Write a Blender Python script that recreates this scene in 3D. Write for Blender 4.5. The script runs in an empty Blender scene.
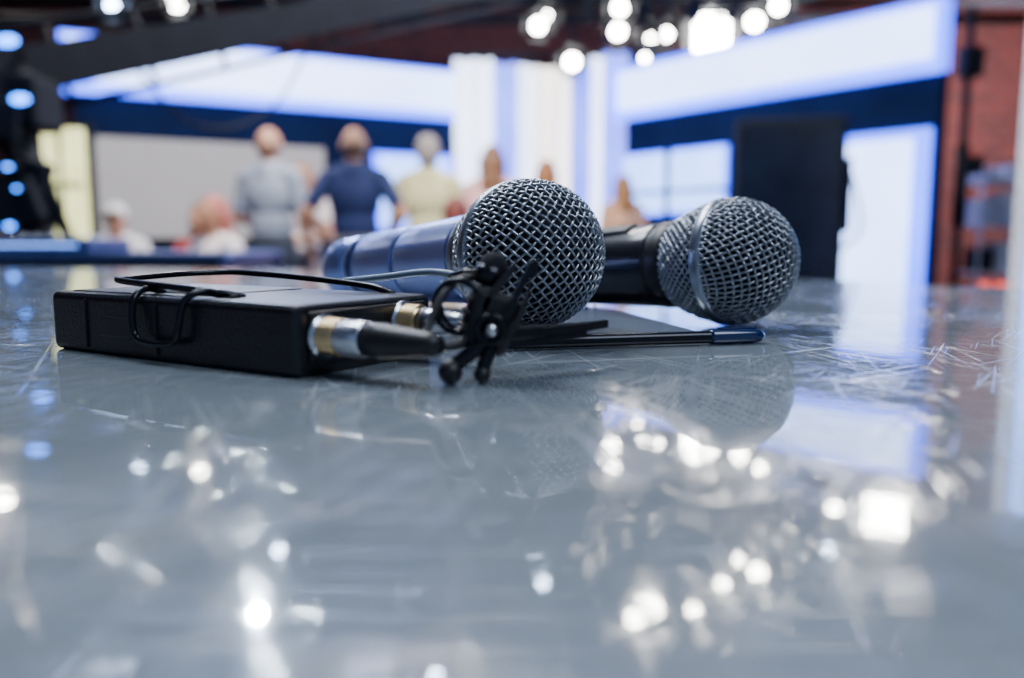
import bpy, bmesh, math, random
import numpy as np
from mathutils import Vector, Matrix, Euler
random.seed(4)
T = 0.95            # desk top height
S = bpy.context.scene
COL = S.collection

# ------------------------------------------------------------------ materials
def mat(name, col, rough=0.5, metal=0.0, emit=None, estr=0.0, nscale=None, nvar=0.12, coat=0.0, bump=0.0, spec=.5):
    m = bpy.data.materials.new(name); m.use_nodes = True
    nt = m.node_tree; b = nt.nodes['Principled BSDF']
    b.inputs['Base Color'].default_value = (*col, 1)
    b.inputs['Roughness'].default_value = rough
    b.inputs['Metallic'].default_value = metal
    b.inputs['Coat Weight'].default_value = coat
    b.inputs['Specular IOR Level'].default_value = spec
    if emit is not None:
        b.inputs['Emission Color'].default_value = (*emit, 1)
        b.inputs['Emission Strength'].default_value = estr
    if nscale:
        tc = nt.nodes.new('ShaderNodeTexCoord')
        n = nt.nodes.new('ShaderNodeTexNoise'); n.inputs['Scale'].default_value = nscale
        n.inputs['Detail'].default_value = 4
        nt.links.new(tc.outputs['Object'], n.inputs['Vector'])
        r = nt.nodes.new('ShaderNodeValToRGB')
        r.color_ramp.elements[0].position = .3; r.color_ramp.elements[1].position = .7
        src = emit if emit is not None else col
        r.color_ramp.elements[0].color = (*[c*(1-nvar) for c in src], 1)
        r.color_ramp.elements[1].color = (*[min(1, c*(1+nvar)) for c in src], 1)
        nt.links.new(n.outputs['Fac'], r.inputs['Fac'])
        nt.links.new(r.outputs['Color'], b.inputs['Emission Color' if emit is not None else 'Base Color'])
        if bump:
            bp = nt.nodes.new('ShaderNodeBump'); bp.inputs['Strength'].default_value = bump
            bp.inputs['Distance'].default_value = 0.001
            nt.links.new(n.outputs['Fac'], bp.inputs['Height']); nt.links.new(bp.outputs['Normal'], b.inputs['Normal'])
    return m

def desk_mat():
    m = bpy.data.materials.new('desk_gloss_white'); m.use_nodes = True
    nt = m.node_tree; L = nt.links; b = nt.nodes['Principled BSDF']
    b.inputs['IOR'].default_value = 2.3
    b.inputs['Coat Weight'].default_value = .12; b.inputs['Coat Roughness'].default_value = .12
    tc = nt.nodes.new('ShaderNodeTexCoord')
    last = None
    # families of hairline scratches (fine) and longer, wider scuffs, each running its own way
    for ang, sx, sy, off, lo in ((22, 12, 1000, 0, .665), (-58, 15, 1200, 3.1, .67), (80, 17, 900, 7.7, .665), (-15, 9, 1400, 12.3, .675), (105, 14, 1200, 33., .67),
                                 (64, 9, 420, 41., .665), (-34, 8, 380, 52., .67), (12, 7, 360, 63., .68), (128, 10, 450, 74., .67)):
        rot = nt.nodes.new('ShaderNodeMapping'); rot.inputs['Rotation'].default_value = (0, 0, math.radians(ang))
        mp = nt.nodes.new('ShaderNodeMapping'); mp.inputs['Scale'].default_value = (sx, sy, 1)
        mp.inputs['Location'].default_value = (off, off, off)
        n = nt.nodes.new('ShaderNodeTexNoise'); n.inputs['Scale'].default_value = 1; n.inputs['Detail'].default_value = 1
        r = nt.nodes.new('ShaderNodeValToRGB')
        r.color_ramp.elements[0].position = lo; r.color_ramp.elements[1].position = lo+.07
        L.new(tc.outputs['Object'], rot.inputs['Vector']); L.new(rot.outputs['Vector'], mp.inputs['Vector'])
        L.new(mp.outputs['Vector'], n.inputs['Vector']); L.new(n.outputs['Fac'], r.inputs['Fac'])
        if last is None: last = r.outputs['Color']
        else:
            a = nt.nodes.new('ShaderNodeMath'); a.operation = 'MAXIMUM'
            L.new(last, a.inputs[0]); L.new(r.outputs['Color'], a.inputs[1]); last = a.outputs[0]
    pn = nt.nodes.new('ShaderNodeTexNoise'); pn.inputs['Scale'].default_value = 18; pn.inputs['Detail'].default_value = 2
    L.new(tc.outputs['Object'], pn.inputs['Vector'])
    pm = nt.nodes.new('ShaderNodeMapRange'); pm.inputs['From Min'].default_value = .38; pm.inputs['From Max'].default_value = .62
    pm.inputs['To Min'].default_value = .18; pm.inputs['To Max'].default_value = .85
    L.new(pn.outputs['Fac'], pm.inputs['Value'])
    mk = nt.nodes.new('ShaderNodeMath'); mk.operation = 'MULTIPLY'; L.new(last, mk.inputs[0]); L.new(pm.outputs['Result'], mk.inputs[1])
    vo = nt.nodes.new('ShaderNodeTexVoronoi'); vo.inputs['Scale'].default_value = 330
    L.new(tc.outputs['Object'], vo.inputs['Vector'])
    vr = nt.nodes.new('ShaderNodeMapRange'); vr.inputs['From Min'].default_value = .05; vr.inputs['From Max'].default_value = .085
    vr.inputs['To Min'].default_value = 1; vr.inputs['To Max'].default_value = 0
    L.new(vo.outputs['Distance'], vr.inputs['Value'])
    mx = nt.nodes.new('ShaderNodeMath'); mx.operation = 'MAXIMUM'; L.new(mk.outputs[0], mx.inputs[0]); L.new(vr.outputs['Result'], mx.inputs[1])
    bp = nt.nodes.new('ShaderNodeBump'); bp.inputs['Strength'].default_value = .5; bp.inputs['Distance'].default_value = .0001
    bp.invert = True
    L.new(mx.outputs[0], bp.inputs['Height'])
    nw = nt.nodes.new('ShaderNodeTexNoise'); nw.inputs['Scale'].default_value = 55; nw.inputs['Detail'].default_value = 2
    L.new(tc.outputs['Object'], nw.inputs['Vector'])
    b2 = nt.nodes.new('ShaderNodeBump'); b2.inputs['Strength'].default_value = .06; b2.inputs['Distance'].default_value = .0004
    L.new(nw.outputs['Fac'], b2.inputs['Height']); L.new(b2.outputs['Normal'], bp.inputs['Normal'])
    L.new(bp.outputs['Normal'], b.inputs['Normal']); L.new(bp.outputs['Normal'], b.inputs['Coat Normal'])
    mc = nt.nodes.new('ShaderNodeMix'); mc.data_type = 'RGBA'
    mc.inputs['A'].default_value = (.19, .222, .245, 1); mc.inputs['B'].default_value = (.70, .75, .82, 1)
    mm = nt.nodes.new('ShaderNodeMath'); mm.operation = 'MULTIPLY'; mm.inputs[1].default_value = .6
    L.new(mx.outputs[0], mm.inputs[0]); L.new(mm.outputs[0], mc.inputs['Factor']); L.new(mc.outputs['Result'], b.inputs['Base Color'])
    n2 = nt.nodes.new('ShaderNodeTexNoise'); n2.inputs['Scale'].default_value = 30; n2.inputs['Detail'].default_value = 6
    L.new(tc.outputs['Object'], n2.inputs['Vector'])
    mr = nt.nodes.new('ShaderNodeMapRange'); mr.inputs['From Min'].default_value = .45; mr.inputs['From Max'].default_value = .8
    mr.inputs['To Min'].default_value = .003; mr.inputs['To Max'].default_value = .035
    L.new(n2.outputs['Fac'], mr.inputs['Value'])
    ad = nt.nodes.new('ShaderNodeMath'); ad.operation = 'MULTIPLY_ADD'; ad.inputs[1].default_value = .18
    L.new(mx.outputs[0], ad.inputs[0]); L.new(mr.outputs['Result'], ad.inputs[2]); L.new(ad.outputs[0], b.inputs['Roughness'])
    return m

def brick_mat(name, c1, c2, mortar, ax='X'):
    m = bpy.data.materials.new(name); m.use_nodes = True
    nt = m.node_tree; L = nt.links; b = nt.nodes['Principled BSDF']; b.inputs['Roughness'].default_value = .85
    tc = nt.nodes.new('ShaderNodeTexCoord'); sp = nt.nodes.new('ShaderNodeSeparateXYZ'); cb = nt.nodes.new('ShaderNodeCombineXYZ')
    L.new(tc.outputs['Object'], sp.inputs[0]); L.new(sp.outputs[ax], cb.inputs['X']); L.new(sp.outputs['Z'], cb.inputs['Y'])
    br = nt.nodes.new('ShaderNodeTexBrick'); br.inputs['Scale'].default_value = 1.5
    br.inputs['Color1'].default_value = (*c1, 1); br.inputs['Color2'].default_value = (*c2, 1); br.inputs['Mortar'].default_value = (*mortar, 1)
    br.inputs['Mortar Size'].default_value = .035
    L.new(cb.outputs[0], br.inputs['Vector']); L.new(br.outputs['Color'], b.inputs['Base Color'])
    bp = nt.nodes.new('ShaderNodeBump'); bp.inputs['Strength'].default_value = .4; bp.invert = True
    L.new(br.outputs['Fac'], bp.inputs['Height']); L.new(bp.outputs['Normal'], b.inputs['Normal'])
    return m

M = dict(
    desk=desk_mat(),
    deskside=mat('desk_side_paint', (.4, .45, .52), .4, nscale=3),
    wire=mat('grille_wire_metal', (.36, .39, .43), .34, .9, nscale=300, nvar=.2),
    foam=mat('grille_foam', (.008, .009, .014), .95, nscale=500, nvar=.4, bump=.4),
    ring=mat('grille_ring_metal', (.38, .42, .48), .3, .9, nscale=80),
    silver=mat('satin_blue_silver', (.34, .43, .90), .27, .85, nscale=40, nvar=.08),
    silverd=mat('dark_blue_silver', (.06, .09, .24), .3, .7, nscale=40),
    alu=mat('aluminium', (.6, .64, .7), .35, .8, nscale=10),
    cable=mat('grey_cable', (.25, .32, .42), .35, .3, nscale=90),
    black=mat('black_enamel', (.010, .011, .016), .28, 0, nscale=200, nvar=.3, coat=.3),
    rubber=mat('black_rubber', (.007, .007, .010), .45, nscale=150, nvar=.3),
    packm=mat('pack_black_plastic', (.006, .007, .010), .28, nscale=900, nvar=.4, bump=.2),
    gold=mat('gold_plating', (.75, .55, .28), .28, 1, nscale=150),
    chrome=mat('connector_chrome', (.62, .64, .67), .25, 1, nscale=150),
    blackmet=mat('black_metal_wire', (.010, .011, .016), .22, .5, nscale=100),
    bluepen=mat('blue_pen_plastic', (.006, .022, .09), .2, nscale=60, coat=.4),
    notep=mat('notepad_grey', (.12, .15, .20), .25, nscale=50),
    notee=mat('notepad_dark_edge', (.03, .035, .05), .5, nscale=80),
    floor=mat('studio_floor', (.05, .06, .10), .2, nscale=2),
    ceil=mat('ceiling_blue_grey', (.22, .26, .34), .9, nscale=2, nvar=.3),
    darkblue=mat('navy_flat', (.004, .010, .045), .9, nscale=2, nvar=.3, spec=.1),
    dark=mat('dark_metal', (.004, .006, .012), .7, 0, nscale=8, nvar=.3, spec=.2),
    darkg=mat('dark_glossy', (.004, .007, .020), .2, 0, nscale=5, nvar=.3, spec=.3),
    caseg=mat('road_case_laminate', (.006, .009, .022), .25, 0, nscale=5, nvar=.3),
    beige=mat('projection_screen_grey', (.30, .29, .30), .7, emit=(.55, .53, .54), estr=.36, nscale=1.2, nvar=.2),
    ledw=mat('lightbox_white', (.8, .85, 1), .4, emit=(.30, .47, 1), estr=6.0, nscale=1.5, nvar=.12),
    ledb=mat('lightbox_blue', (.2, .3, 1), .4, emit=(.025, .08, 1), estr=5.6, nscale=1.5, nvar=.15),
    ledp=mat('panel_pale_blue', (.5, .65, 1), .4, emit=(.15, .32, 1), estr=5.2, nscale=1.5, nvar=.25),
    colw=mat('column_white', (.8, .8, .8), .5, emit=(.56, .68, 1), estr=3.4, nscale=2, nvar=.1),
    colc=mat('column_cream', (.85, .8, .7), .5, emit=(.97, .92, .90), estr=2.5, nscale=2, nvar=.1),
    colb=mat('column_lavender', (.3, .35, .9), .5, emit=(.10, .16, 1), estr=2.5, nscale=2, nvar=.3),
    yellow=mat('warm_window_glow', (.8, .8, .4), .5, emit=(.95, 1, .36), estr=1.9, nscale=6, nvar=.35),
    lamp=mat('lamp_lens_glow', (1, 1, 1), .3, emit=(1, .95, .88), estr=80, nscale=20, nvar=.05),
    lampc=mat('lamp_lens_cool', (1, 1, 1), .3, emit=(.55, .72, 1), estr=60, nscale=20, nvar=.05),
    lamps=mat('lamp_lens_intense', (1, 1, 1), .3, emit=(.7, .82, 1), estr=2600, nscale=20, nvar=.05),
    blueled=mat('blue_status_led', (.1, .3, 1), .3, emit=(.03, .20, 1), estr=12, nscale=20, nvar=.05),
    white=mat('white_paint', (.75, .76, .8), .5, nscale=10, nvar=.08),
    redled=mat('red_indicator', (.8, .1, .1), .4, emit=(1, .12, .10), estr=1.8, nscale=10),
)

# ------------------------------------------------------------------ mesh builder
def frames_tube(P, r, n=6, caps=True):
    P = np.asarray(P, float); k = len(P)
    tan = np.gradient(P, axis=0); tan /= np.linalg.norm(tan, axis=1)[:, None] + 1e-12
    up = np.array([0, 0, 1.]);
    if abs(tan[0] @ up) > .9: up = np.array([1., 0, 0])
    nrm = np.cross(tan[0], up); nrm /= np.linalg.norm(nrm)
    V = []; rr = r if hasattr(r, '__len__') else [r]*k
    for i in range(k):
        nrm = nrm - tan[i]*(nrm @ tan[i]); nrm /= np.linalg.norm(nrm)
        bn = np.cross(tan[i], nrm)
        for j in range(n):
            a = 2*math.pi*j/n
            V.append(P[i] + rr[i]*(math.cos(a)*nrm + math.sin(a)*bn))
    F = [(i*n+j, i*n+(j+1) % n, (i+1)*n+(j+1) % n, (i+1)*n+j) for i in range(k-1) for j in range(n)]
    if caps:
        F.append(tuple(range(n-1, -1, -1))); F.append(tuple((k-1)*n+j for j in range(n)))
    return V, F

def smooth_path(pts, sub=8):
    P = [Vector(p) for p in pts]; P = [P[0]*2-P[1]] + P + [P[-1]*2-P[-2]]
    out = []
    for i in range(1, len(P)-2):
        for s in range(sub):
            t = s/sub
            p0, p1, p2, p3 = P[i-1], P[i], P[i+1], P[i+2]
            out.append(.5*((2*p1)+(-p0+p2)*t+(2*p0-5*p1+4*p2-p3)*t*t+(-p0+3*p1-3*p2+p3)*t**3))
    out.append(P[-2]); return [tuple(v) for v in out]

class Bld:
    def __init__(s): s.V = []; s.F = []; s.MI = []; s.SM = []; s.mats = []
    def mi(s, m):
        if m not in s.mats: s.mats.append(m)
        return s.mats.index(m)
    def raw(s, V, F, m, smooth=True):
        o = len(s.V); s.V += [tuple(v) for v in V]; i = s.mi(m)
        for f in F: s.F.append(tuple(o+a for a in f)); s.MI.append(i); s.SM.append(smooth)
    def frombm(s, bm, m, smooth, mx=None):
        if mx is not None: bm.transform(mx)
        bm.verts.ensure_lookup_table(); bm.verts.index_update()
        s.raw([v.co[:] for v in bm.verts], [[v.index for v in f.verts] for f in bm.faces], m, smooth); bm.free()
    def box(s, c, d, m, bev=0, rot=None, seg=2):
        bm = bmesh.new(); bmesh.ops.create_cube(bm, size=1)
        for v in bm.verts: v.co = Vector((v.co.x*d[0], v.co.y*d[1], v.co.z*d[2]))
        if bev: bmesh.ops.bevel(bm, geom=bm.edges[:], offset=bev, segments=seg, affect='EDGES', profile=.5)
        mx = Matrix.Translation(Vector(c)) @ (Euler(rot).to_matrix().to_4x4() if rot else Matrix())
        s.frombm(bm, m, False, mx)
    def cyl(s, a, b, r, m, r2=None, n=20, smooth=True):
        r2 = r if r2 is None else r2
        a = Vector(a); b = Vector(b); d = b-a
        bm = bmesh.new(); bmesh.ops.create_cone(bm, cap_ends=True, segments=n, radius1=r, radius2=r2, depth=d.length)
        mx = Matrix.Translation((a+b)/2) @ d.to_track_quat('Z', 'Y').to_matrix().to_4x4()
        s.frombm(bm, m, smooth and n > 8, mx)
    def sph(s, c, r, m, sc=(1, 1, 1), n=20):
        bm = bmesh.new(); bmesh.ops.create_uvsphere(bm, u_segments=n, v_segments=n//2, radius=r)
        s.frombm(bm, m, True, Matrix.Translation(Vector(c)) @ Matrix.Diagonal((*sc, 1)))
    def tube(s, pts, r, m, n=8, sm=0):
        if sm: pts = smooth_path(pts, sm)
        V, F = frames_tube(pts, r, n); s.raw(V, F, m)
    def lathe(s, prof, m, n=48, mx=None, capa=True, capb=True):
        V = []; k = len(prof)
        for (r, z) in prof:
            for j in range(n):
                a = 2*math.pi*j/n; V.append(Vector((r*math.cos(a), r*math.sin(a), z)))
        if mx is not None: V = [mx @ v for v in V]
        F = [(i*n+j, i*n+(j+1) % n, (i+1)*n+(j+1) % n, (i+1)*n+j) for i in range(k-1) for j in range(n)]
        if capa: F.append(tuple(range(n-1, -1, -1)))
        if capb: F.append(tuple((k-1)*n+j for j in range(n)))
        s.raw(V, F, m)
    def torus(s, c, R, r, m, axis=(0, 0, 1), n=32, k=8):
        q = Vector(axis).to_track_quat('Z', 'Y').to_matrix()
        V = []
        for i in range(n):
            a = 2*math.pi*i/n
            for j in range(k):
                b = 2*math.pi*j/k
                V.append(Vector(c)+q @ Vector(((R+r*math.cos(b))*math.cos(a), (R+r*math.cos(b))*math.sin(a), r*math.sin(b))))
        F = [(i*k+j, ((i+1) % n)*k+j, ((i+1) % n)*k+(j+1) % k, i*k+(j+1) % k) for i in range(n) for j in range(k)]
        s.raw(V, F, m)
    def poly(s, pts, z0, z1, m, mt=None):
        n = len(pts); V = [(x, y, z0) for x, y in pts]+[(x, y, z1) for x, y in pts]
        s.raw(V, [(i, (i+1) % n, (i+1) % n+n, i+n) for i in range(n)]+[tuple(range(n-1, -1, -1))], m, False)
        s.raw([(x, y, z1) for x, y in pts], [tuple(range(n))], mt or m, False)
    def done(s, name, mx=None, recalc=False):
        me = bpy.data.meshes.new(name); me.from_pydata(s.V, [], s.F)
        me.polygons.foreach_set('material_index', s.MI); me.polygons.foreach_set('use_smooth', s.SM)
        for m in s.mats: me.materials.append(m)
        me.update()
        o = bpy.data.objects.new(name, me); COL.objects.link(o)
        if mx is not None: o.matrix_world = mx
        return o

# ------------------------------------------------------------------ desk
far = [(-1.25, 1.08), (-.95, 1.075), (-.675, 1.06), (-.4, 1.03), (-.15, .985), (.05, .92), (.18, .83), (.28, .72), (.36, .60), (.43, .46), (.50, .28), (.55, .1), (.58, -.15), (.58, -.5)]
farS = smooth_path([(x, y, 0) for x, y in far], 5); farS = [(p[0], p[1]) for p in farS]
pts = [(-1.25, -.5)] + [(.58, -.5)] + list(reversed(farS))[1:]
d = Bld()
d.poly(pts, T-.035, T, M['deskside'], M['desk'])
d.poly([(x*.9-.02, y*.9-.03) for x, y in pts], .06, T-.035, M['deskside'])
d.poly([(x*.86-.03, y*.86-.03) for x, y in pts], 0, .06, M['dark'])
d.done('studio_news_desk')

# ------------------------------------------------------------------ microphones
def grille(b, R, neck_r, neck_z, pitch=.0026, wr=.00046, amp=.00034):
    rmax = 2*R*math.sin(math.radians(47)); nl = int(rmax/pitch)
    for fam in (0, 1):
        for i in range(-nl, nl+1):
            u = i*pitch
            if rmax*rmax-u*u <= 0: continue
            vm = math.sqrt(rmax*rmax-u*u); k = max(6, int(vm*2/(pitch/4)))
            P = []
            for v in np.linspace(-vm, vm, k):
                rho = math.hypot(u, v); th = 2*math.asin(min(1, rho/(2*R)))
                ph = math.atan2(v, u) if fam == 0 else math.atan2(u, v)
                off = amp*math.cos(math.pi*v/pitch+math.pi*i)*(1 if fam == 0 else -1)
                rr = R+off
                P.append((rr*math.sin(th)*math.cos(ph), rr*math.sin(th)*math.sin(ph), rr*math.cos(th)))
            V, F = frames_tube(P, wr, 6, False); b.raw(V, F, M['wire'])
    z0, z1 = -.004, neck_z
    def prof(t):
        return (R-.0004) + (neck_r-R)*(t**1.6), z0+(z1-z0)*t
    N = 42; L = abs(z1-z0)*1.1
    for sgn in (1, -1):
        for i in range(N):
            ph = 2*math.pi*i/N; P = []; K = 30
            for j in range(K+1):
                t = j/K; r, z = prof(t)
                off = amp*math.cos(math.pi*(j/K*L/ (2*math.pi*R/N))*2 + math.pi*i)*sgn
                P.append(((r+off)*math.cos(ph), (r+off)*math.sin(ph), z)); ph += sgn*L/K/r
            V, F = frames_tube(P, wr, 6, False); b.raw(V, F, M['wire'])
    ri = R-.0016
    pr = [(max(.0001, ri*math.sin(a)), ri*math.cos(a)) for a in np.linspace(0.01, math.pi/2, 20)]
    pr += [(prof(t)[0]-.0016, prof(t)[1]) for t in np.linspace(0, 1, 10)]
    b.lathe(list(reversed(pr)), M['foam'])
    b.lathe([(R-.001, -.0052), (R+.0003, -.0050), (R+.0009, -.0040), (R+.0009, -.0012), (R+.0003, 0), (R-.001, .0002)], M['ring'], 72)

def place(head, tail, roll=0):
    h = Vector(head); ax = (h-Vector(tail)).normalized()
    return Matrix.Translation(h) @ ax.to_track_quat('Z', 'Y').to_matrix().to_4x4() @ Matrix.Rotation(roll, 4, 'Z')

# silver wireless mic
b = Bld(); grille(b, .0252, .0185, -.022)
b.lathe([(.0178, -.0215), (.0190, -.0225), (.0192, -.027), (.0180, -.029)], M['ring'])
b.lathe([(.0180, -.029), (.0176, -.034), (.0172, -.060), (.0170, -.085), (.0167, -.0868)], M['silver'])
b.lathe([(.0164, -.0866), (.0164, -.090)], M['silverd'])
b.lathe([(.0169, -.0898), (.0170, -.092), (.0168, -.14), (.0166, -.142)], M['silver'])
b.lathe([(.0169, -.142), (.0170, -.150), (.0168, -.152)], M['silverd'])
b.lathe([(.0166, -.152), (.0166, -.188), (.0158, -.192), (.0140, -.194)], M['silver'])
b.lathe([(.0125, -.193), (.0125, -.199), (.0115, -.200)], M['silverd'])
b.done('wireless_handheld_microphone', place((.0062, .2755, T+.0296), (-.094, .449, T+.0185), math.pi/4))

# black dynamic mic
b = Bld(); grille(b, .0250, .0185, -.024)
b.lathe([(.0180, -.0235), (.0186, -.025), (.0186, -.031), (.0178, -.032)], M['rubber'])
b.lathe([(.0178, -.032), (.0182, -.034), (.0178, -.045), (.0160, -.09), (.0135, -.145), (.0122, -.178), (.0121, -.184)], M['black'])
b.lathe([(.0121, -.184), (.0122, -.186), (.0120, -.199), (.0108, -.200)], M['chrome'])
b.box((0, .0172, -.055), (.009, .003, .02), M['rubber'], .001)
b.done('dynamic_handheld_microphone', place((.0897, .3245, T+.0262), (-.052, .467, T+.0130), .35))

# ------------------------------------------------------------------ bodypack
b = Bld(); LX, LY, LZ = .1115, .054, .0185
b.box((LX/2, LY/2, LZ/2), (LX, LY, LZ), M['packm'], .0022, seg=3)
b.box((LX*.30, LY/2, LZ-.0002), (LX*.50, LY*.84, .0012), M['packm'], .0005)
b.box((LX*.32, -.0001, LZ*.48), (.016, .0014, .006), M['rubber'], .0005)
b.box((.055, -.0001, LZ*.5), (.0006, .001, LZ*.8), M['rubber'])
b.box((.02, -.0001, LZ*.5), (.0006, .001, LZ*.8), M['rubber'])
b.box((LX, LY*.5, LZ*.55), (.0022, LY*.86, LZ*.7), M['packm'], .0006)
W = .0010
b.tube([(.100, .050, .018), (.090, .049, .0205), (.060, .048, .0225), (.034, .047, .0235), (.026, .043, .0235), (.022, .030, .0232), (.022, .014, .0225), (.026, .007, .0225), (.036, .005, .0220), (.060, .005, .0210), (.072, .008, .0200), (.076, .014, .0185)], W, M['blackmet'], 10, 6)
b.tube([(.046, .010, .0185), (.046, .004, .0205), (.047, -.0012, .018), (.048, -.0028, .011), (.051, -.0030, .0065), (.064, -.0030, .0060), (.068, -.0028, .009), (.070, -.0014, .018), (.072, .004, .0205), (.072, .010, .0185)], W, M['blackmet'], 10, 6)
b.cyl((.044, .0105, .0186), (.076, .0105, .0186), .0010, M['packm'])
def conn(y, z, boot):
    x = LX+.0005
    Rm = Matrix.Translation((x, y, z)) @ Matrix.Rotation(math.pi/2, 4, 'Y')
    b.cyl((x, y, z), (x+.001, y, z), .0058, M['chrome'], n=28)
    for i in range(6): b.torus((x+.0016+i*.0009, y, z), .0044, .0005, M['gold'], (1, 0, 0), 28, 6)
    b.cyl((x, y, z), (x+.007, y, z), .0044, M['gold'], n=28)
    if boot:
        b.lathe([(.0030, .006), (.0043, .0062), (.0045, .007), (.0045, .0145), (.0042, .015)], M['chrome'], 32, Rm)
        b.lathe([(.0042, .0148), (.0043, .020), (.0037, .027), (.0030, .034), (.0022, .037)], M['rubber'], 32, Rm)
        for i in range(4): b.torus((x+.008+i*.0016, y, z), .0045, .00025, M['chrome'], (1, 0, 0), 28, 6)
    else:
        b.lathe([(.0030, .006), (.0040, .0062), (.0041, .013), (.0036, .0135), (.0030, .020), (.0018, .024)], M['chrome'], 32, Rm)
conn(.0085, .0102, True); conn(.040, .0116, False)
rz = math.atan2(-.531, .849)
b.done('wireless_bodypack_transmitter', Matrix.Translation((-.1475, .2540, T)) @ Matrix.Rotation(rz, 4, 'Z'))

# ------------------------------------------------------------------ lavalier mic with tie clip
b = Bld()
def P(x, y, z): return (x*.001, y*.001, T+z*.001)
b.cyl(P(-10, 197, 12), P(-6, 197, 24), .0034, M['rubber'])
b.cyl(P(-6, 197, 24), P(-4.8, 197, 28), .0038, M['blackmet'])
b.sph(P(-4.6, 197, 28.0), .0036, M['foam'])
for i in range(4): b.torus(P(-9.7+i*1.1, 197, 13+i*3.2), .0038, .0005, M['rubber'], (4, 0, 12), 24, 6)
b.torus(P(-13, 196, 18), .0066, .0010, M['blackmet'], (.35, 1, .1), 32, 8)
b.torus(P(-12, 201, 19), .0075, .0009, M['blackmet'], (.5, 1, -.1), 32, 8)
for i in range(5): b.torus(P(-5, 190+i*2, 13), .0034, .0009, M['blackmet'], (0, 1, 0), 20, 6)
b.cyl(P(-5, 188, 13), P(-5, 201, 13), .0014, M['chrome'])
def plate(pts, th, m):
    V = []
    for (x, y, z, w) in pts:
        V += [P(x, y-w/2, z), P(x, y+w/2, z), P(x, y+w/2, z+th), P(x, y-w/2, z+th)]
    k = len(pts); F = [(i*4+j, i*4+(j+1) % 4, (i+1)*4+(j+1) % 4, (i+1)*4+j) for i in range(k-1) for j in range(4)]
    F += [(3, 2, 1, 0), tuple((k-1)*4+j for j in range(4))]
    b.raw(V, F, m, False)
plate([(-8, 195, 8, 9), (-4, 195, 11, 9), (-.5, 195, 16, 9), (2, 195, 21, 8), (4, 195, 25.0, 7), (6.5, 195, 26.2, 5)], 4.0, M['blackmet'])
plate([(-3, 195, 8, 9), (1, 195, 12.5, 9), (3.5, 195, 18, 8), (4.6, 195, 22, 6)], 3.5, M['rubber'])
plate([(-7, 195, 16, 7), (-5, 195, 20, 7), (-1, 195, 24.5, 6), (1, 195, 27.0, 4)], 3.0, M['rubber'])
plate([(-8, 197, 10.5, 8), (0, 200, 10.5, 8), (10, 206, 10.2, 7), (18, 212, 10.2, 5), (26.5, 219, 10.6, 1.5)], 2.2, M['blackmet'])
plate([(-8, 197, 7.4, 8), (0, 200, 7.8, 8), (10, 206, 8.2, 7), (20, 213, 8.8, 4)], 1.5, M['blackmet'])
b.tube([P(-5, 192, 14), P(-8, 191, 9), P(-13, 190, 5), P(-14.5, 189, 3)], .0020, M['blackmet'], 8, 5)
b.tube([P(-4, 194, 14), P(-5, 192, 9), P(-6.5, 190.5, 5), P(-7, 190, 3)], .0018, M['blackmet'], 8, 5)
b.sph(P(-14.8, 188.5, 3.0), .0030, M['rubber'], (1, 1, 1)); b.sph(P(-7.2, 189.5, 2.2), .0021, M['rubber'])
b.box(P(-5, 195, 14.5), (.011, .007, .015), M['rubber'], .0015, (0, .3, 0))
b.cyl(P(-5, 191.3, 15), P(-5, 190.6, 15), .0018, M['blackmet'])
b.tube([P(-22, 187.2, 9.8), P(-18, 186.5, 9.6), P(-13, 189, 9.5), P(-10, 195, 11), P(-10, 197, 12.5)], .0012, M['rubber'], 8, 6)
b.tube([P(-22, 187.2, 9.8), P(-20, 191, 14), P(-17, 195, 21), P(-12, 199, 25), P(-7, 201, 24), P(-6, 200, 18)], .0010, M['rubber'], 8, 6)
b.tube([P(-12, 219, 11), P(-10, 224, 17), P(-14, 236, 23), P(-26, 252, 24.5), P(-42, 262, 22.5), P(-58, 275, 20.5)], .0012, M['cable'], 8, 6)
b.tube([P(-12, 219, 11), P(-9, 214, 14), P(-6, 206, 18), P(-6, 200, 18)], .0013, M['rubber'], 8, 6)
b.done('lavalier_microphone_with_tie_clip')

# ------------------------------------------------------------------ notepad & pen
b = Bld()
b.box((.04, .055, .0016), (.08, .11, .0032), M['notee'], .0006)
b.box((.04, .055, .0035), (.078, .108, .0005), M['notep'])
for i in range(18): b.torus((.005+i*.0041, .108, .0022), .0021, .0004, M['blackmet'], (1, 0, .1), 14, 5)
b.done('notepad', Matrix.Translation((-.0145, .2545, T)) @ Matrix.Rotation(math.radians(10.5), 4, 'Z'))
b = Bld()
mx = Matrix.Rotation(math.pi/2, 4, 'Y')
b.lathe([(.0005, 0), (.0010, .003), (.0018, .012), (.0020, .016), (.0021, .084), (.0021, .085)], M['blackmet'], 24, mx)
b.lathe([(.0023, .084), (.0025, .085), (.0025, .100), (.0021, .1025), (.001, .104)], M['bluepen'], 24, mx)
b.box((.094, 0, .0027), (.014, .0014, .0006), M['bluepen'], .0002)
b.done('ballpoint_pen', Matrix.Translation((-.016, .2435, T+.0026)) @ Matrix.Rotation(math.radians(13.5), 4, 'Z'))

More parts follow.
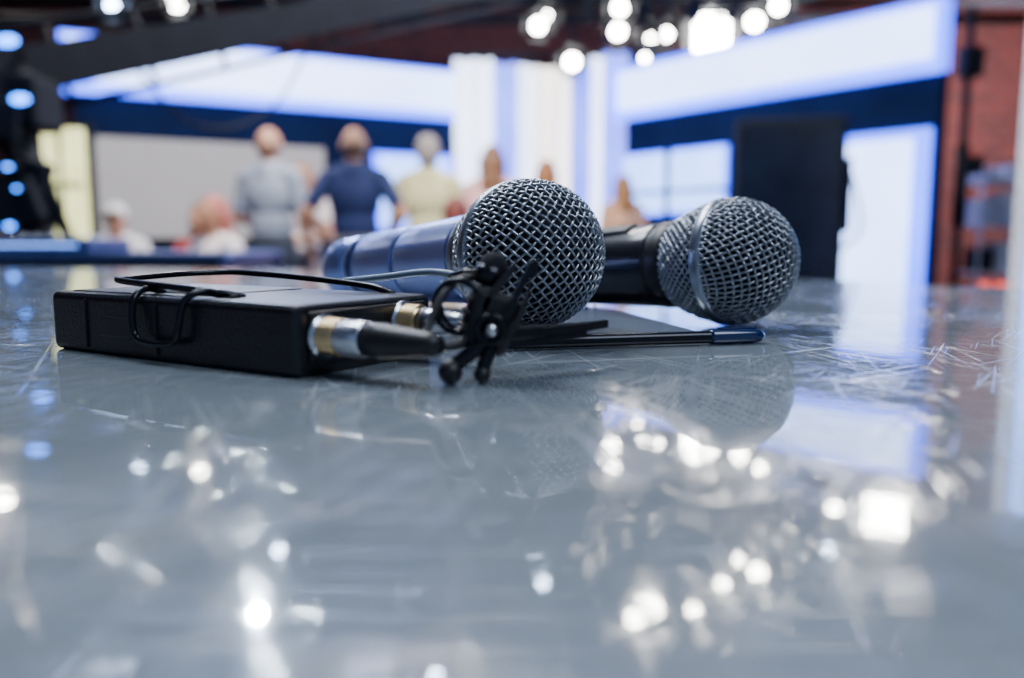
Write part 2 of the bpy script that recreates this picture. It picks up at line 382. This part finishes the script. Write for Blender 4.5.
# ------------------------------------------------------------------ room shell
def simple(name, c, dms, m):
    q = Bld(); q.box(c, dms, m); return q.done(name)
brick = brick_mat('red_brick', (.15, .030, .028), (.075, .018, .022), (.10, .055, .055))
brickS = brick_mat('red_brick_side', (.15, .030, .028), (.075, .018, .022), (.10, .055, .055), 'Y')
simple('floor', (0, 4, -.05), (18, 18, .1), M['floor'])
simple('ceiling', (0, 4, 5.45), (18, 18, .1), M['ceil'])
simple('wall_back', (0, 13.1, 2.7), (18, .2, 5.4), brick)
simple('wall_left', (-9.1, 4, 2.7), (.2, 18, 5.4), brickS)
simple('wall_right', (9.1, 4, 2.7), (.2, 18, 5.4), brickS)
simple('baseboard_back', (0, 12.97, .08), (18, .05, .16), M['dark'])

# ------------------------------------------------------------------ studio set
def wallrect(q, A, B, t0, t1, z0, z1, th, m, off=0):
    A = Vector(A); B = Vector(B); u = (B-A); L = u.length; u.normalize()
    n = Vector((u.y, -u.x))
    if n.y > 0: n = -n
    c2 = A+u*L*(t0+t1)/2 + n*(off+th/2)
    q.box((c2.x, c2.y, (z0+z1)/2), (L*(t1-t0), th, z1-z0), m, rot=(0, 0, math.atan2(u.y, u.x)))

A, B = (-3.75, 7.0), (-.62, 8.6)
q = Bld()
wallrect(q, A, B, 0, 1, 0, 2.23, .10, M['darkblue'])
wallrect(q, A, B, -.02, 1, 2.23, 2.72, .16, M['ledb'])
wallrect(q, A, B, -.005, .985, 2.32, 2.68, .02, M['ledw'], .16)
wallrect(q, A, B, .02, .60, 1.02, 1.88, .03, M['beige'], .10)
wallrect(q, A, B, .02, .60, .98, 1.02, .05, M['dark'], .10)
wallrect(q, A, B, .74, .98, 1.1, 1.87, .03, M['ledb'], .10)
wallrect(q, A, B, .76, .96, 1.14, 1.83, .01, M['ledp'], .13)
wallrect(q, A, B, .74, .98, 1.42, 1.46, .06, M['darkblue'], .10)
q.done('set_wall_with_lightbox_header')
A, B = (1.19, 8.45), (3.21, 6.04)
q = Bld()
wallrect(q, A, B, 0, 1, 0, 2.23, .10, M['darkblue'])
wallrect(q, A, B, 0, 1.0, 2.21, 2.73, .16, M['ledb'])
wallrect(q, A, B, .01, .98, 2.31, 2.67, .02, M['ledw'], .16)
wallrect(q, A, B, .735, .985, .12, 1.82, .03, M['ledb'], .10)
wallrect(q, A, B, .755, .945, .2, 1.75, .01, M['ledw'], .13)
wallrect(q, A, B, .02, .42, 1.25, 1.86, .03, M['ledb'], .10)
wallrect(q, A, B, .03, .41, 1.28, 1.83, .01, M['ledp'], .13)
wallrect(q, A, B, .20, .22, 1.25, 1.86, .05, M['darkblue'], .10)
wallrect(q, A, B, .02, .42, 1.45, 1.49, .05, M['darkblue'], .10)
q.done('set_wall_with_lightbox_header')
q = Bld()
def drape(x0, x1, m, z1=2.88, y=8.45):
    n = max(8, int((x1-x0)/.02)); V = []
    for i in range(n+1):
        x = x0+(x1-x0)*i/n; yy = y-.05*math.sin(i*.02*38)
        V += [(x, yy, 0.02), (x, yy, z1)]
    q.raw(V, [(2*i, 2*i+2, 2*i+3, 2*i+1) for i in range(n)], m)
    q.box(((x0+x1)/2, y+.10, z1/2), (x1-x0, .04, z1), m)
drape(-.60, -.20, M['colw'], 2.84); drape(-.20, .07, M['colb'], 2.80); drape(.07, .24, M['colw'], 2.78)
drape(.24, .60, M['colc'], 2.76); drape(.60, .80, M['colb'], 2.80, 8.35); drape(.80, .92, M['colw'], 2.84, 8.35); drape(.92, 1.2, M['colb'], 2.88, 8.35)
q.box((.3, 8.6, 2.90), (1.9, .06, .05), M['dark'])
q.done('stage_drape_columns')
q = Bld()
q.box((-3.48, 6.3, 1.42), (.32, .06, .86), M['yellow']); q.box((-3.48, 6.36, .95), (.42, .05, 1.9), M['dark'])
q.box((-3.48, 6.26, 1.42), (.32, .02, .03), M['dark']); q.box((-3.48, 6.26, 1.42), (.02, .02, .86), M['dark'])
q.done('warm_window_panel')
q = Bld()
q.box((2.29, 3.0, 1.0), (.66, .08, 1.94), M['ledp'], .01); q.box((2.29, 3.0, .015), (.7, .4, .03), M['dark'])
q.box((2.29, 3.08, 1.0), (.70, .08, 2.0), M['white'], .01)
q.done('backlit_column_flat')

# large monitor on stand
q = Bld()
R30 = (0, 0, math.radians(-12))
q.box((1.88, 5.5, 1.23), (.72, .07, 1.16), M['dark'], .02, R30)
q.box((1.872, 5.462, 1.23), (.66, .01, 1.08), M['darkg'], 0, R30)
q.box((1.93, 5.56, 1.2), (.4, .10, .6), M['dark'], .02, R30)
q.cyl((1.92, 5.62, .05), (1.92, 5.62, 1.3), .035, M['dark'])
q.box((1.92, 5.6, .05), (.8, .08, .05), M['dark'], .01, R30); q.box((1.92, 5.6, .05), (.08, .6, .05), M['dark'], .01, R30)
for dx, dy in ((-.38, .08), (.38, -.08), (.0, .28), (0, -.28)): q.sph((1.92+dx, 5.6+dy, .028), .028, M['rubber'])
q.box((2.28, 5.5, 1.3), (.05, .05, .5), M['dark'], .01); q.tube([(2.28, 5.5, 1.5), (2.34, 5.48, 1.3), (2.38, 5.5, 1.05), (2.2, 5.5, .9)], .012, M['dark'], 8, 5)
q.tube([(2.28, 5.5, 1.1), (2.1, 5.56, 1.05), (1.95, 5.6, 1.0)], .012, M['dark'], 8, 3)
q.done('studio_monitor_on_stand')
q = Bld()
q.cyl((3.38, 6.1, .03), (3.38, 6.1, 2.7), .03, M['dark']); q.cyl((3.38, 6.1, 1.1), (3.38, 6.1, 1.7), .05, M['dark'])
for a in range(3):
    an = a*2.094+.4; q.cyl((3.38, 6.1, .55), (3.38+.4*math.cos(an), 6.1+.4*math.sin(an), .02), .014, M['dark'])
q.box((3.38, 6.08, 2.3), (.16, .12, .22), M['dark'], .02); q.box((3.45, 6.05, 1.55), (.10, .08, .14), M['dark'], .01)
q.done('light_stand')
q = Bld()
for z in (.25, .72, 1.12, 1.48): q.box((4.08, 6.8, z), (.46, .36, .03), M['white'], .005)
for sx in (-.22, .22):
    for sy in (-.17, .17): q.cyl((4.08+sx, 6.8+sy, .05), (4.08+sx, 6.8+sy, 1.60), .014, M['white']); q.sph((4.08+sx, 6.8+sy, .04), .04, M['rubber'])
for x, z, w, h, m in ((3.96, 1.135, .14, .2, 'white'), (4.13, 1.135, .12, .26, 'white'), (4.24, 1.135, .07, .22, 'white'), (3.96, 1.495, .16, .08, 'white'), (4.16, 1.495, .15, .12, 'white'), (3.96, .735, .12, .2, 'dark'), (4.16, .735, .18, .25, 'white'), (4.06, .265, .3, .25, 'dark')):
    q.box((x, 6.8, z+h/2), (w, .24, h), M[m], .01)
for x in (3.94, 4.08): q.cyl((x, 6.68, .62), (x, 6.60, .62), .03, M['redled'])
q.done('utility_cart')

q = Bld()
q.box((-1.27, 2.45, .53), (.96, .5, .84), M['caseg'], .012)
for z in (.12, .72, .945): q.box((-1.27, 2.45, z), (.975, .515, .02), M['silverd'], .004)
for sx in (-.48, .48):
    for sy in (-.25, .25): q.box((-1.27+sx, 2.45+sy, .53), (.025, .025, .84), M['silverd'], .004)
for sx in (-.38, .38):
    for sy in (-.18, .18): q.cyl((-1.27+sx-.02, 2.45+sy, .05), (-1.27+sx+.02, 2.45+sy, .05), .05, M['rubber']); q.box((-1.27+sx, 2.45+sy, .09), (.08, .08, .03), M['dark'])
q.box((-1.27, 2.195, .6), (.14, .02, .09), M['silverd'], .004)
q.done('road_case')
q = Bld()
q.box((-1.38, 2.36, .975), (.40, .26, .04), M['silverd'], .008)
q.box((-1.38, 2.228, .975), (.34, .006, .006), M['ledp'])
for i in range(9): q.cyl((-1.54+i*.04, 2.33, .995), (-1.54+i*.04, 2.33, 1.005), .008, M['chrome'], n=12)
q.done('audio_mixer')

# ------------------------------------------------------------------ camera crane
q = Bld()
pv = Vector((-1.86, 3.1, 1.62)); tip = Vector((.05, 6.4, 2.98)); dr = (tip-pv).normalized()
tail = pv-dr*.85
sd = Vector((dr.y, -dr.x, 0)).normalized(); up = sd.cross(dr)
def beam(a, bb, w, h, m):
    V = []
    for p in (a, bb):
        for sx, sz in ((-1, -1), (1, -1), (1, 1), (-1, 1)): V.append(p+sd*sx*w/2+up*sz*h/2)
    q.raw(V, [(0, 1, 5, 4), (1, 2, 6, 5), (2, 3, 7, 6), (3, 0, 4, 7), (3, 2, 1, 0), (4, 5, 6, 7)], m, False)
beam(tail, tip, .11, .17, M['dark'])
q.cyl(tail+up*.16, tip+up*.16, .014, M['dark']); q.cyl(tail-up*.15, tip-up*.15, .012, M['dark'])
for i in range(12):
    p = tail+(tip-tail)*(i+.5)/12; q.cyl(p-up*.15, p+up*.16, .012, M['dark'])
for i in range(4): q.cyl(tail+dr*(.05+i*.05)-sd*.12, tail+dr*(.05+i*.05)+sd*.12, .11, M['dark'], n=28)
q.cyl((pv.x, pv.y, .25), pv, .06, M['dark']); q.box((pv.x, pv.y, 1.50), (.22, .20, .20), M['dark'], .02)
q.box((pv.x-.05, pv.y, 1.14), (.24, .16, .20), M['dark'], .02); q.cyl((pv.x, pv.y, .9), (pv.x, pv.y, 1.06), .09, M['dark'])
q.cyl((pv.x, pv.y, 1.45), (pv.x+.20, pv.y-.1, 1.0), .022, M['dark']); q.cyl((pv.x-.1, pv.y, 1.40), (pv.x+.14, pv.y-.1, 1.05), .025, M['dark'])
q.cyl((pv.x+.05, pv.y-.05, 1.38), (pv.x+.05, pv.y-.05, .98), .03, M['dark']); q.box((pv.x+.08, pv.y-.1, 1.22), (.12, .08, .14), M['dark'], .01, (0, .3, 0))
for a in range(3):
    an = a*2.094+.5; f = Vector((pv.x+.55*math.cos(an), pv.y+.55*math.sin(an), .09))
    q.cyl((pv.x, pv.y, .9), f, .03, M['dark']); q.cyl((pv.x, pv.y, .28), f, .02, M['dark'])
    q.cyl(f-Vector((0, .03, 0)), f+Vector((0, .03, 0)), .088, M['rubber'])
q.box((pv.x+.02, pv.y-.22, 1.42), (.20, .03, .14), M['dark'], .01, (0, .15, 0)); q.cyl((pv.x+.02, pv.y-.20, 1.42), (pv.x, pv.y, 1.5), .015, M['dark'])
q.box((pv.x+.06, pv.y-.16, 1.12), (.16, .05, .16), M['dark'], .01, (0, -.3, 0))
for x, z, r in ((-1.735, 1.67, .030), (-1.705, 1.475, .026), (-1.765, 1.245, .012), (-1.775, 1.04, .014), (-1.74, 1.17, .009)):
    q.sph((x, 2.84, z), r, M['blueled'], (1.3, .3, .6), 12); q.cyl((x, 2.845, z), (pv.x+.03, pv.y, z+.02), .010, M['dark'], n=10)
q.cyl(tip, tip-Vector((0, 0, -.3)), .03, M['dark']); q.box(tip+Vector((0, 0, .35)), (.16, .34, .18), M['dark'], .02); q.cyl(tip+Vector((0, .15, .35)), tip+Vector((0, .33, .35)), .05, M['dark'])
q.tube([pv+dr*.4+up*.12, pv+dr*.7-up*.35, pv+dr*1.2-up*.38, pv+dr*1.7-up*.05], .008, M['dark'], 8, 8)
q.done('camera_crane')

# ------------------------------------------------------------------ studio lamps
aim = Vector((0, .3, 1.0))
def spot(loc, r, m='lamp', square=False, top=4.66):
    q = Bld(); loc = Vector(loc); d = (aim-loc).normalized()
    mx = Matrix.Translation(loc) @ d.to_track_quat('Z', 'Y').to_matrix().to_4x4()
    def tb(c, dm, mm, rot=None):
        bm = bmesh.new(); bmesh.ops.create_cube(bm, size=1)
        for v in bm.verts: v.co = Vector((v.co.x*dm[0], v.co.y*dm[1], v.co.z*dm[2]))
        l = Matrix.Translation(Vector(c)) @ (Euler(rot).to_matrix().to_4x4() if rot else Matrix())
        q.frombm(bm, mm, False, mx @ l)
    h = max(r, .09)
    if square:
        tb((0, 0, -.06), (2.3*r, 2.3*r, .10), M['dark']); tb((0, 0, 0), (2*r, 2*r, .02), M[m])
    else:
        q.lathe([(h*.7, -.32), (h*1.05, -.26), (h*1.12, -.02), (h*1.15, .0), (r*1.0, .005)], M['dark'], 28, mx)
        q.lathe([(r, .004), (r*.96, .012), (r*.5, .03), (.002, .036)], M[m], 28, mx)
    for k in range(4):
        l = Matrix.Rotation(k*math.pi/2, 4, 'Z') @ Matrix.Translation((0, h*1.35, h*.55)) @ Matrix.Rotation(-.5, 4, 'X')
        bm = bmesh.new(); bmesh.ops.create_cube(bm, size=1)
        for v in bm.verts: v.co = Vector((v.co.x*h*1.8, v.co.y*.008, v.co.z*h*1.2))
        q.frombm(bm, M['dark'], False, mx @ l)
    sx = mx.to_3x3() @ Vector((1, 0, 0)); back = mx @ Vector((0, 0, -.14))
    a1 = back+sx*h*1.3; a2 = back-sx*h*1.3; t = back+Vector((0, 0, h*1.8))
    q.tube([a1, a1+Vector((0, 0, h*1.5)), t, a2+Vector((0, 0, h*1.5)), a2], .014, M['dark'], 8, 5)
    q.cyl(t, (t.x, t.y, top), .018, M['dark'])
    q.done('studio_spotlight')
for loc, r, m, sq in [((.26, 8.2, 3.11), .06, 'lamp', 0), ((.36, 8.6, 3.30), .045, 'lamp', 0), ((.59, 8.1, 2.74), .065, 'lamp', 0), ((1.03, 7.93, 3.20), .055, 'lamp', 0), ((1.08, 8.45, 3.12), .065, 'lamp', 0),
        ((1.47, 8.8, 3.16), .065, 'lamp', 0), ((1.66, 8.9, 3.20), .05, 'lamp', 0), ((1.32, 8.2, 2.80), .03, 'lamp', 0), ((2.05, 8.5, 3.12), .17, 'lamp', 1), ((2.37, 8.1, 3.12), .07, 'lamp', 0), ((2.50, 7.8, 3.18), .055, 'lamp', 0),
        ((4.48, 9.25, 4.18), .22, 'lamp', 1), ((3.98, 9.5, 4.18), .08, 'lamp', 0), ((4.22, 9.45, 4.18), .07, 'lamp', 0),
        ((1.22, 6.8, 4.18), .12, 'lamp', 0), ((1.08, 6.6, 4.18), .08, 'lamp', 0), ((1.62, 6.75, 4.18), .06, 'lamp', 0), ((2.45, 7.6, 4.18), .08, 'lamp', 0), ((2.02, 7.3, 4.18), .06, 'lamp', 0), ((2.35, 7.9, 4.18), .05, 'lamp', 0),
        ((-2.25, 6.7, 4.18), .06, 'lamps', 0), ((-3.67, 9.1, 3.58), .07, 'lamp', 0), ((-6.5, 9.85, 4.18), .11, 'lamp', 0), ((-2.1, 9.2, 3.58), .05, 'lampc', 0),
        ((-3.85, 8.0, 3.24), .045, 'lampc', 0), ((-.6, 5.9, 4.3), .05, 'lampc', 0), ((-2.5, 8.2, 4.2), .06, 'lampc', 0), ((3.4, 8.2, 4.2), .05, 'lampc', 0), ((.3, 7.4, 4.2), .05, 'lampc', 0)]:
    spot(loc, r, m, bool(sq))
q = Bld()
for y in (5.5, 6.3, 7.0, 7.7, 8.3, 9.4, 10.6):
    q.cyl((-8.9, y, 4.7), (8.9, y, 4.7), .04, M['alu']); q.cyl((-8.9, y, 4.98), (8.9, y, 4.98), .03, M['alu'])
    for i in range(44):
        x = -8.6+i*.4; q.cyl((x, y, 4.7), (x+.2, y, 4.98), .012, M['alu'], n=8); q.cyl((x+.2, y, 4.98), (x+.4, y, 4.7), .012, M['alu'], n=8)
for x in (-6, -4, -2.4, -1, 0, 1, 3, 6): q.cyl((x, 5, 4.84), (x*1.2+.5, 10.8, 4.84), .045, M['alu'])
for x in (-6, 0, 6):
    for y in (5.5, 9.4): q.cyl((x, y, 4.98), (x, y, 5.4), .012, M['dark'], n=8)
q.cyl((.0, 8.2, 3.42), (3.0, 8.2, 3.42), .045, M['dark']); q.cyl((.9, 8.0, 3.25), (2.8, 7.9, 3.25), .03, M['dark'])
for x in (.1, 1.4, 2.9): q.cyl((x, 8.2, 3.42), (x, 8.3, 4.7), .02, M['dark'])
for x in (.75, 1.3, 1.8, 2.2): q.box((x, 8.15, 3.28), (.16, .2, .30), M['dark'], .02, (.3, .3, 0))
for x0, x1, z0, z1 in ((.8, 1.5, 3.6, 3.0), (1.3, 1.9, 3.0, 3.6), (1.8, 2.7, 3.6, 3.05), (2.0, 2.2, 3.05, 3.7), (.9, 1.2, 2.95, 3.6)): q.cyl((x0, 8.25, z0), (x1, 8.3, z1), .035, M['dark'])
for y, z in ((9.6, 3.55), (10.4, 3.95)): q.cyl((-6.5, y, z), (6.5, y, z), .06, M['dark'])
for x in (-6, -2, 2, 6): q.cyl((x, 9.6, 3.55), (x, 9.5, 4.7), .02, M['dark']); q.cyl((x, 10.4, 3.95), (x, 10.5, 4.7), .02, M['dark'])
q.done('lighting_truss')
q = Bld()
for x, y, w, l in ((-1.5, 7.4, .5, 2.0), (-4.2, 7.0, .5, 2.0), (3.4, 6.6, .5, 1.6)):
    q.box((x, y, 5.36), (w, l, .06), M['colw']); q.box((x, y, 5.38), (w+.1, l+.1, .05), M['dark'])
q.done('ceiling_light_panel')

# ------------------------------------------------------------------ people
def person(name, loc, H, face, skin, shirt, trousers, hair, hairstyle='short', arms=None, sleeve=.6, seated=False, headturn=0, vox=.0095):
    sc = H/1.72
    mats = [mat(name+'_skin', skin, .5, nscale=8, nvar=.08), mat(name+'_top', shirt, .8, nscale=6, nvar=.12), mat(name+'_trousers', trousers, .8, nscale=6, nvar=.15),
            mat(name+'_shoes', (.03, .03, .035), .5, nscale=9), mat(name+'_hair', hair, .6, nscale=40, nvar=.25), mat(name+'_eyes', (.03, .02, .02), .2, nscale=9)]
    pr = []
    dz = -.42 if seated else 0
    def cap(a, b_, r1, r2, m): pr.append(('c', np.array(a, float), np.array(b_, float), r1, r2, m))
    def ell(c, r, m): pr.append(('e', np.array(c, float), np.array(r, float), 0, 0, m))
    Z = lambda p: (p[0], p[1], p[2]+dz)
    ell(Z((0, 0, .96)), (.168, .118, .13), 2); ell(Z((0, .005, 1.10)), (.153, .115, .17), 1); ell(Z((0, .0, 1.28)), (.175, .122, .20), 1)
    cap(Z((-.15, 0, 1.415)), Z((.15, 0, 1.415)), .062, .062, 1); cap(Z((0, -.01, 1.42)), Z((0, 0, 1.475)), .095, .060, 1)
    for s in (-1, 1): cap(Z((s*.14, -.005, 1.43)), Z((s*.03, -.005, 1.485)), .045, .040, 1)
    cap(Z((0, 0, 1.45)), Z((0, .015, 1.57)), .060, .055, 0)
    ct, st = math.cos(headturn), math.sin(headturn)
    def Hd(p): x, y, z = p; return (x*ct-y*st, x*st+y*ct, z+dz-.032)
    ell(Hd((0, .02, 1.655)), (.078, .097, .110), 0); ell(Hd((0, .05, 1.60)), (.056, .062, .062), 0)
    cap(Hd((0, .112, 1.66)), Hd((0, .131, 1.632)), .010, .014, 0)
    for s in (-1, 1):
        ell(Hd((s*.081, .01, 1.645)), (.012, .020, .032), 0); ell(Hd((s*.031, .103, 1.662)), (.013, .010, .009), 5)
        cap(Hd((s*.015, .109, 1.68)), Hd((s*.045, .100, 1.68)), .009, .008, 0)
    cap(Hd((-.02, .106, 1.598)), Hd((.02, .106, 1.598)), .008, .008, 5)
    if hairstyle != 'bald':
        ell(Hd((0, .004, 1.675)), (.085, .100, .106), 4); ell(Hd((0, -.03, 1.63)), (.078, .075, .085), 4)
    else: ell(Hd((0, -.012, 1.635)), (.0795, .078, .07), 4)
    if hairstyle == 'long':
        ell(Hd((0, -.045, 1.60)), (.090, .068, .12), 4); ell(Hd((0, -.075, 1.48)), (.095, .045, .13), 4)
        for s in (-1, 1): cap(Hd((s*.075, 0, 1.66)), Hd((s*.085, .0, 1.47)), .03, .022, 4)
    if hairstyle == 'cap':
        ell(Hd((0, .01, 1.690)), (.092, .108, .088), 4); ell(Hd((0, .12, 1.705)), (.06, .07, .012), 4)
    arms = arms or (((.25, -.01, 1.13), (.27, .06, .88)),)*2
    for s, (el, wr) in zip((-1, 1), arms):
        sh = np.array(Z((s*.178, 0, 1.405))); e = np.array(Z((s*el[0], el[1], el[2]))); w = np.array(Z((s*wr[0], wr[1], wr[2])))
        if sleeve >= 1: cap(sh, e, .058, .048, 1); cap(e, w, .046, .034, 1)
        else:
            mid = sh+(e-sh)*sleeve; cap(sh, mid, .060, .056, 1); cap(mid, e, .046, .040, 0); cap(e, w, .041, .027, 0)
        dd = (w-e)/np.linalg.norm(w-e)
        side = np.cross(dd, np.array([s*1.0, .2, 0])); side /= np.linalg.norm(side)
        nrm = np.cross(side, dd)
        for k in (-1, 0, 1): cap(w+dd*.01+side*k*.012, w+dd*.085+side*k*.023, .017, .014, 0)
        for k, ln in zip((-1.5, -.5, .5, 1.5), (.060, .076, .080, .068)):
            p0 = w+dd*.09+side*k*.020; p1 = p0+dd*ln*.5+side*k*.003; p2 = p1+(dd*.8-s*nrm*.35)*ln*.55
            cap(p0, p1, .0098, .009, 0); cap(p1, p2, .009, .0078, 0)
        p0 = w+dd*.03+side*.026; p1 = p0+dd*.03+side*.022; cap(p0, p1, .013, .011, 0); cap(p1, p1+dd*.032+side*.006, .011, .009, 0)
    for s in (-1, 1):
        if seated: hp, kn, an = (s*.09, .0, .50), (s*.11, .42, .50), (s*.11, .42, .11)
        else: hp, kn, an = (s*.092, 0, .90), (s*.105, .012, .50), (s*.11, -.012, .10)
        cap(hp, kn, .092, .066, 2); cap(kn, an, .064, .050, 2)
        cap((an[0], an[1]-.035, .043), (an[0]+s*.012, an[1]+.15, .038), .043, .036, 3); cap(an, (an[0], an[1], .05), .04, .043, 3)
    bm = bmesh.new()
    for t, a, c, r1, r2, m in pr:
        if t == 'c':
            a_ = Vector(a); b_ = Vector(c); d = b_-a_
            bmesh.ops.create_icosphere(bm, subdivisions=2, radius=r1, matrix=Matrix.Translation(a_))
            bmesh.ops.create_icosphere(bm, subdivisions=2, radius=r2, matrix=Matrix.Translation(b_))
            bmesh.ops.create_cone(bm, cap_ends=True, segments=14, radius1=r1, radius2=r2, depth=d.length, matrix=Matrix.Translation((a_+b_)/2) @ d.to_track_quat('Z', 'Y').to_matrix().to_4x4())
        else:
            bmesh.ops.create_icosphere(bm, subdivisions=3, radius=1, matrix=Matrix.Translation(Vector(a)) @ Matrix.Diagonal((*c, 1)))
    me = bpy.data.meshes.new('tmp'); bm.to_mesh(me); bm.free()
    o = bpy.data.objects.new('tmp', me); COL.objects.link(o)
    md = o.modifiers.new('r', 'REMESH'); md.mode = 'VOXEL'; md.voxel_size = vox
    s2 = o.modifiers.new('s', 'SMOOTH'); s2.factor = .5; s2.iterations = 3
    dg = bpy.context.evaluated_depsgraph_get(); dg.update()
    nm = bpy.data.meshes.new_from_object(o.evaluated_get(dg)); bpy.data.objects.remove(o)
    n = len(nm.polygons); cen = np.zeros(n*3); nm.polygons.foreach_get('center', cen); cen = cen.reshape(-1, 3)
    best = np.full(n, 1e9); lab = np.zeros(n, int)
    for t, a, c, r1, r2, m in pr:
        if t == 'c':
            ab = c-a; tt = np.clip(((cen-a) @ ab)/(ab @ ab), 0, 1); dd = np.linalg.norm(cen-(a+tt[:, None]*ab), axis=1)-(r1+(r2-r1)*tt)
        else: dd = (np.linalg.norm((cen-a)/c, axis=1)-1)*c.min()
        k = dd < best; best[k] = dd[k]; lab[k] = m
    for mm in mats: nm.materials.append(mm)
    nm.polygons.foreach_set('material_index', lab.astype(np.int32)); nm.polygons.foreach_set('use_smooth', np.ones(n, bool)); nm.update()
    nm.name = name
    ob = bpy.data.objects.new(name, nm); COL.objects.link(ob)
    ob.location = loc; ob.scale = (sc,)*3; ob.rotation_euler = (0, 0, math.radians(face))
    return ob

SK = (.50, .25, .15)
front = ((.25, .02, 1.14), (.12, .24, 1.10)); akimbo = ((.31, -.08, 1.17), (.19, .03, 1.02)); down = ((.24, -.01, 1.13), (.26, .06, .88))
person('man_in_grey_shirt', (-1.63, 5.45, 0), 1.73, -12, SK, (.26, .31, .40), (.02, .03, .05), (.26, .14, .09), 'bald', (front, down), .75, headturn=.3)
person('man_in_navy_shirt', (-1.03, 5.30, 0), 1.71, 5, SK, (.012, .025, .11), (.10, .10, .12), (.14, .08, .05), 'bald', (akimbo, akimbo), .7)
person('man_in_pale_shirt', (-.60, 5.80, 0), 1.72, 10, SK, (.78, .74, .40), (.16, .14, .12), (.40, .34, .31), 'short', (down, front), .8)
person('woman_in_pink_top', (-.15, 6.2, 0), 1.70, 0, SK, (.85, .48, .48), (.35, .03, .05), (.20, .09, .04), 'long', (down, down), 1)
person('woman_in_orange_top', (.28, 6.6, 0), 1.63, 15, SK, (.70, .20, .08), (.05, .05, .08), (.30, .11, .03), 'long', (front, front), 1)
person('woman_in_tan_top', (.99, 7.2, 0), 1.56, 20, SK, (.68, .38, .22), (.06, .06, .09), (.32, .15, .05), 'long', (down, down), 1)
person('woman_in_white_top', (-1.60, 6.2, 0), 1.56, 160, SK, (.88, .80, .80), (.08, .08, .12), (.32, .16, .08), 'long', (front, front), .5)
def chair(loc, face):
    q = Bld()
    q.box((0, .02, .41), (.46, .46, .03), M['white'], .012); q.box((0, -.24, .72), (.44, .04, .36), M['white'], .015, (.12, 0, 0))
    for sx in (-.2, .2):
        q.cyl((sx, .2, 0), (sx, .2, .40), .014, M['dark']); q.cyl((sx, -.2, 0), (sx, -.26, .72), .014, M['dark'])
    q.done('stacking_chair', Matrix.Translation(loc) @ Matrix.Rotation(math.radians(face), 4, 'Z'))
lap = ((.24, .06, 1.14), (.14, .28, 1.06))
for nm_, loc, f, sh, hr, st in (('seated_woman_in_white', (-1.88, 5.10, 0), 150, (.88, .80, .82), (.42, .12, .10), 'long'),
                               ('seated_woman_in_red', (-.36, 5.2, 0), 10, (.55, .012, .025), (.16, .03, .02), 'short'),
                               ('seated_man_in_white', (-3.0, 6.1, 0), 200, (.8, .8, .83), (.75, .72, .70), 'cap'),
                               ('seated_woman_in_brown', (-2.35, 6.1, 0), 170, (.5, .06, .06), (.2, .1, .06), 'long')):
    person(nm_, loc, 1.66, f, SK, sh, (.30, .05, .06), hr, st, (lap, lap), 1, True)
    chair(loc, f)

# ------------------------------------------------------------------ lights
def area(name, loc, aimp, size, power, col):
    l = bpy.data.lights.new(name, 'AREA'); l.shape = 'SQUARE'; l.size = size; l.energy = power; l.color = col
    o = bpy.data.objects.new(name, l); COL.objects.link(o); o.location = loc
    o.rotation_euler = (Vector(aimp)-Vector(loc)).to_track_quat('-Z', 'Y').to_euler(); return o
area('unseen_key_fill', (-1.2, 1.6, 4.2), (0, .3, .95), 1.2, 125, (.77, .86, 1))  # added overhead area lamp for desk brightness, no modelled fixture
area('unseen_top_fill', (1.5, -.8, 3.6), (0, .4, .95), 1.5, 62, (.72, .83, 1))  # second unseen lamp, added behind the camera to fill the desk
area('unseen_audience_fill', (-.6, 3.8, 4.4), (-1.0, 6.0, 1.0), 1.2, 420, (1, .95, .90))  # unseen lamp added to brighten the people
area('added_back_wall_fill', (6.5, 9.6, 3.6), (7.0, 13, 1.5), 1.5, 380, (1, .80, .78))  # lamp added only to lift the brick on the right
area('added_ceiling_uplight', (-3.5, 7.6, 3.1), (-2.5, 7.4, 5.4), 1.5, 120, (.60, .73, 1))  # added uplight: brightens ceiling and truss for the desk reflection
area('added_ceiling_uplight', (3.8, 9.0, 3.1), (2.5, 7.0, 5.4), 1.5, 100, (.68, .77, 1))  # second added uplight for the ceiling, right side
w = bpy.data.worlds.new('studio_ambient'); S.world = w; w.use_nodes = True
w.node_tree.nodes['Background'].inputs[0].default_value = (.38, .54, .92, 1); w.node_tree.nodes['Background'].inputs[1].default_value = .35

# ------------------------------------------------------------------ camera
c = bpy.data.cameras.new('camera'); co = bpy.data.objects.new('camera', c); COL.objects.link(co)
co.location = (0, 0, T+.034); co.rotation_euler = (math.radians(90-6.95), 0, 0)
c.lens = 28; c.sensor_width = 36; c.clip_start = .01; c.clip_end = 100
c.dof.use_dof = True; c.dof.focus_distance = .258; c.dof.aperture_fstop = 5.8
S.camera = co
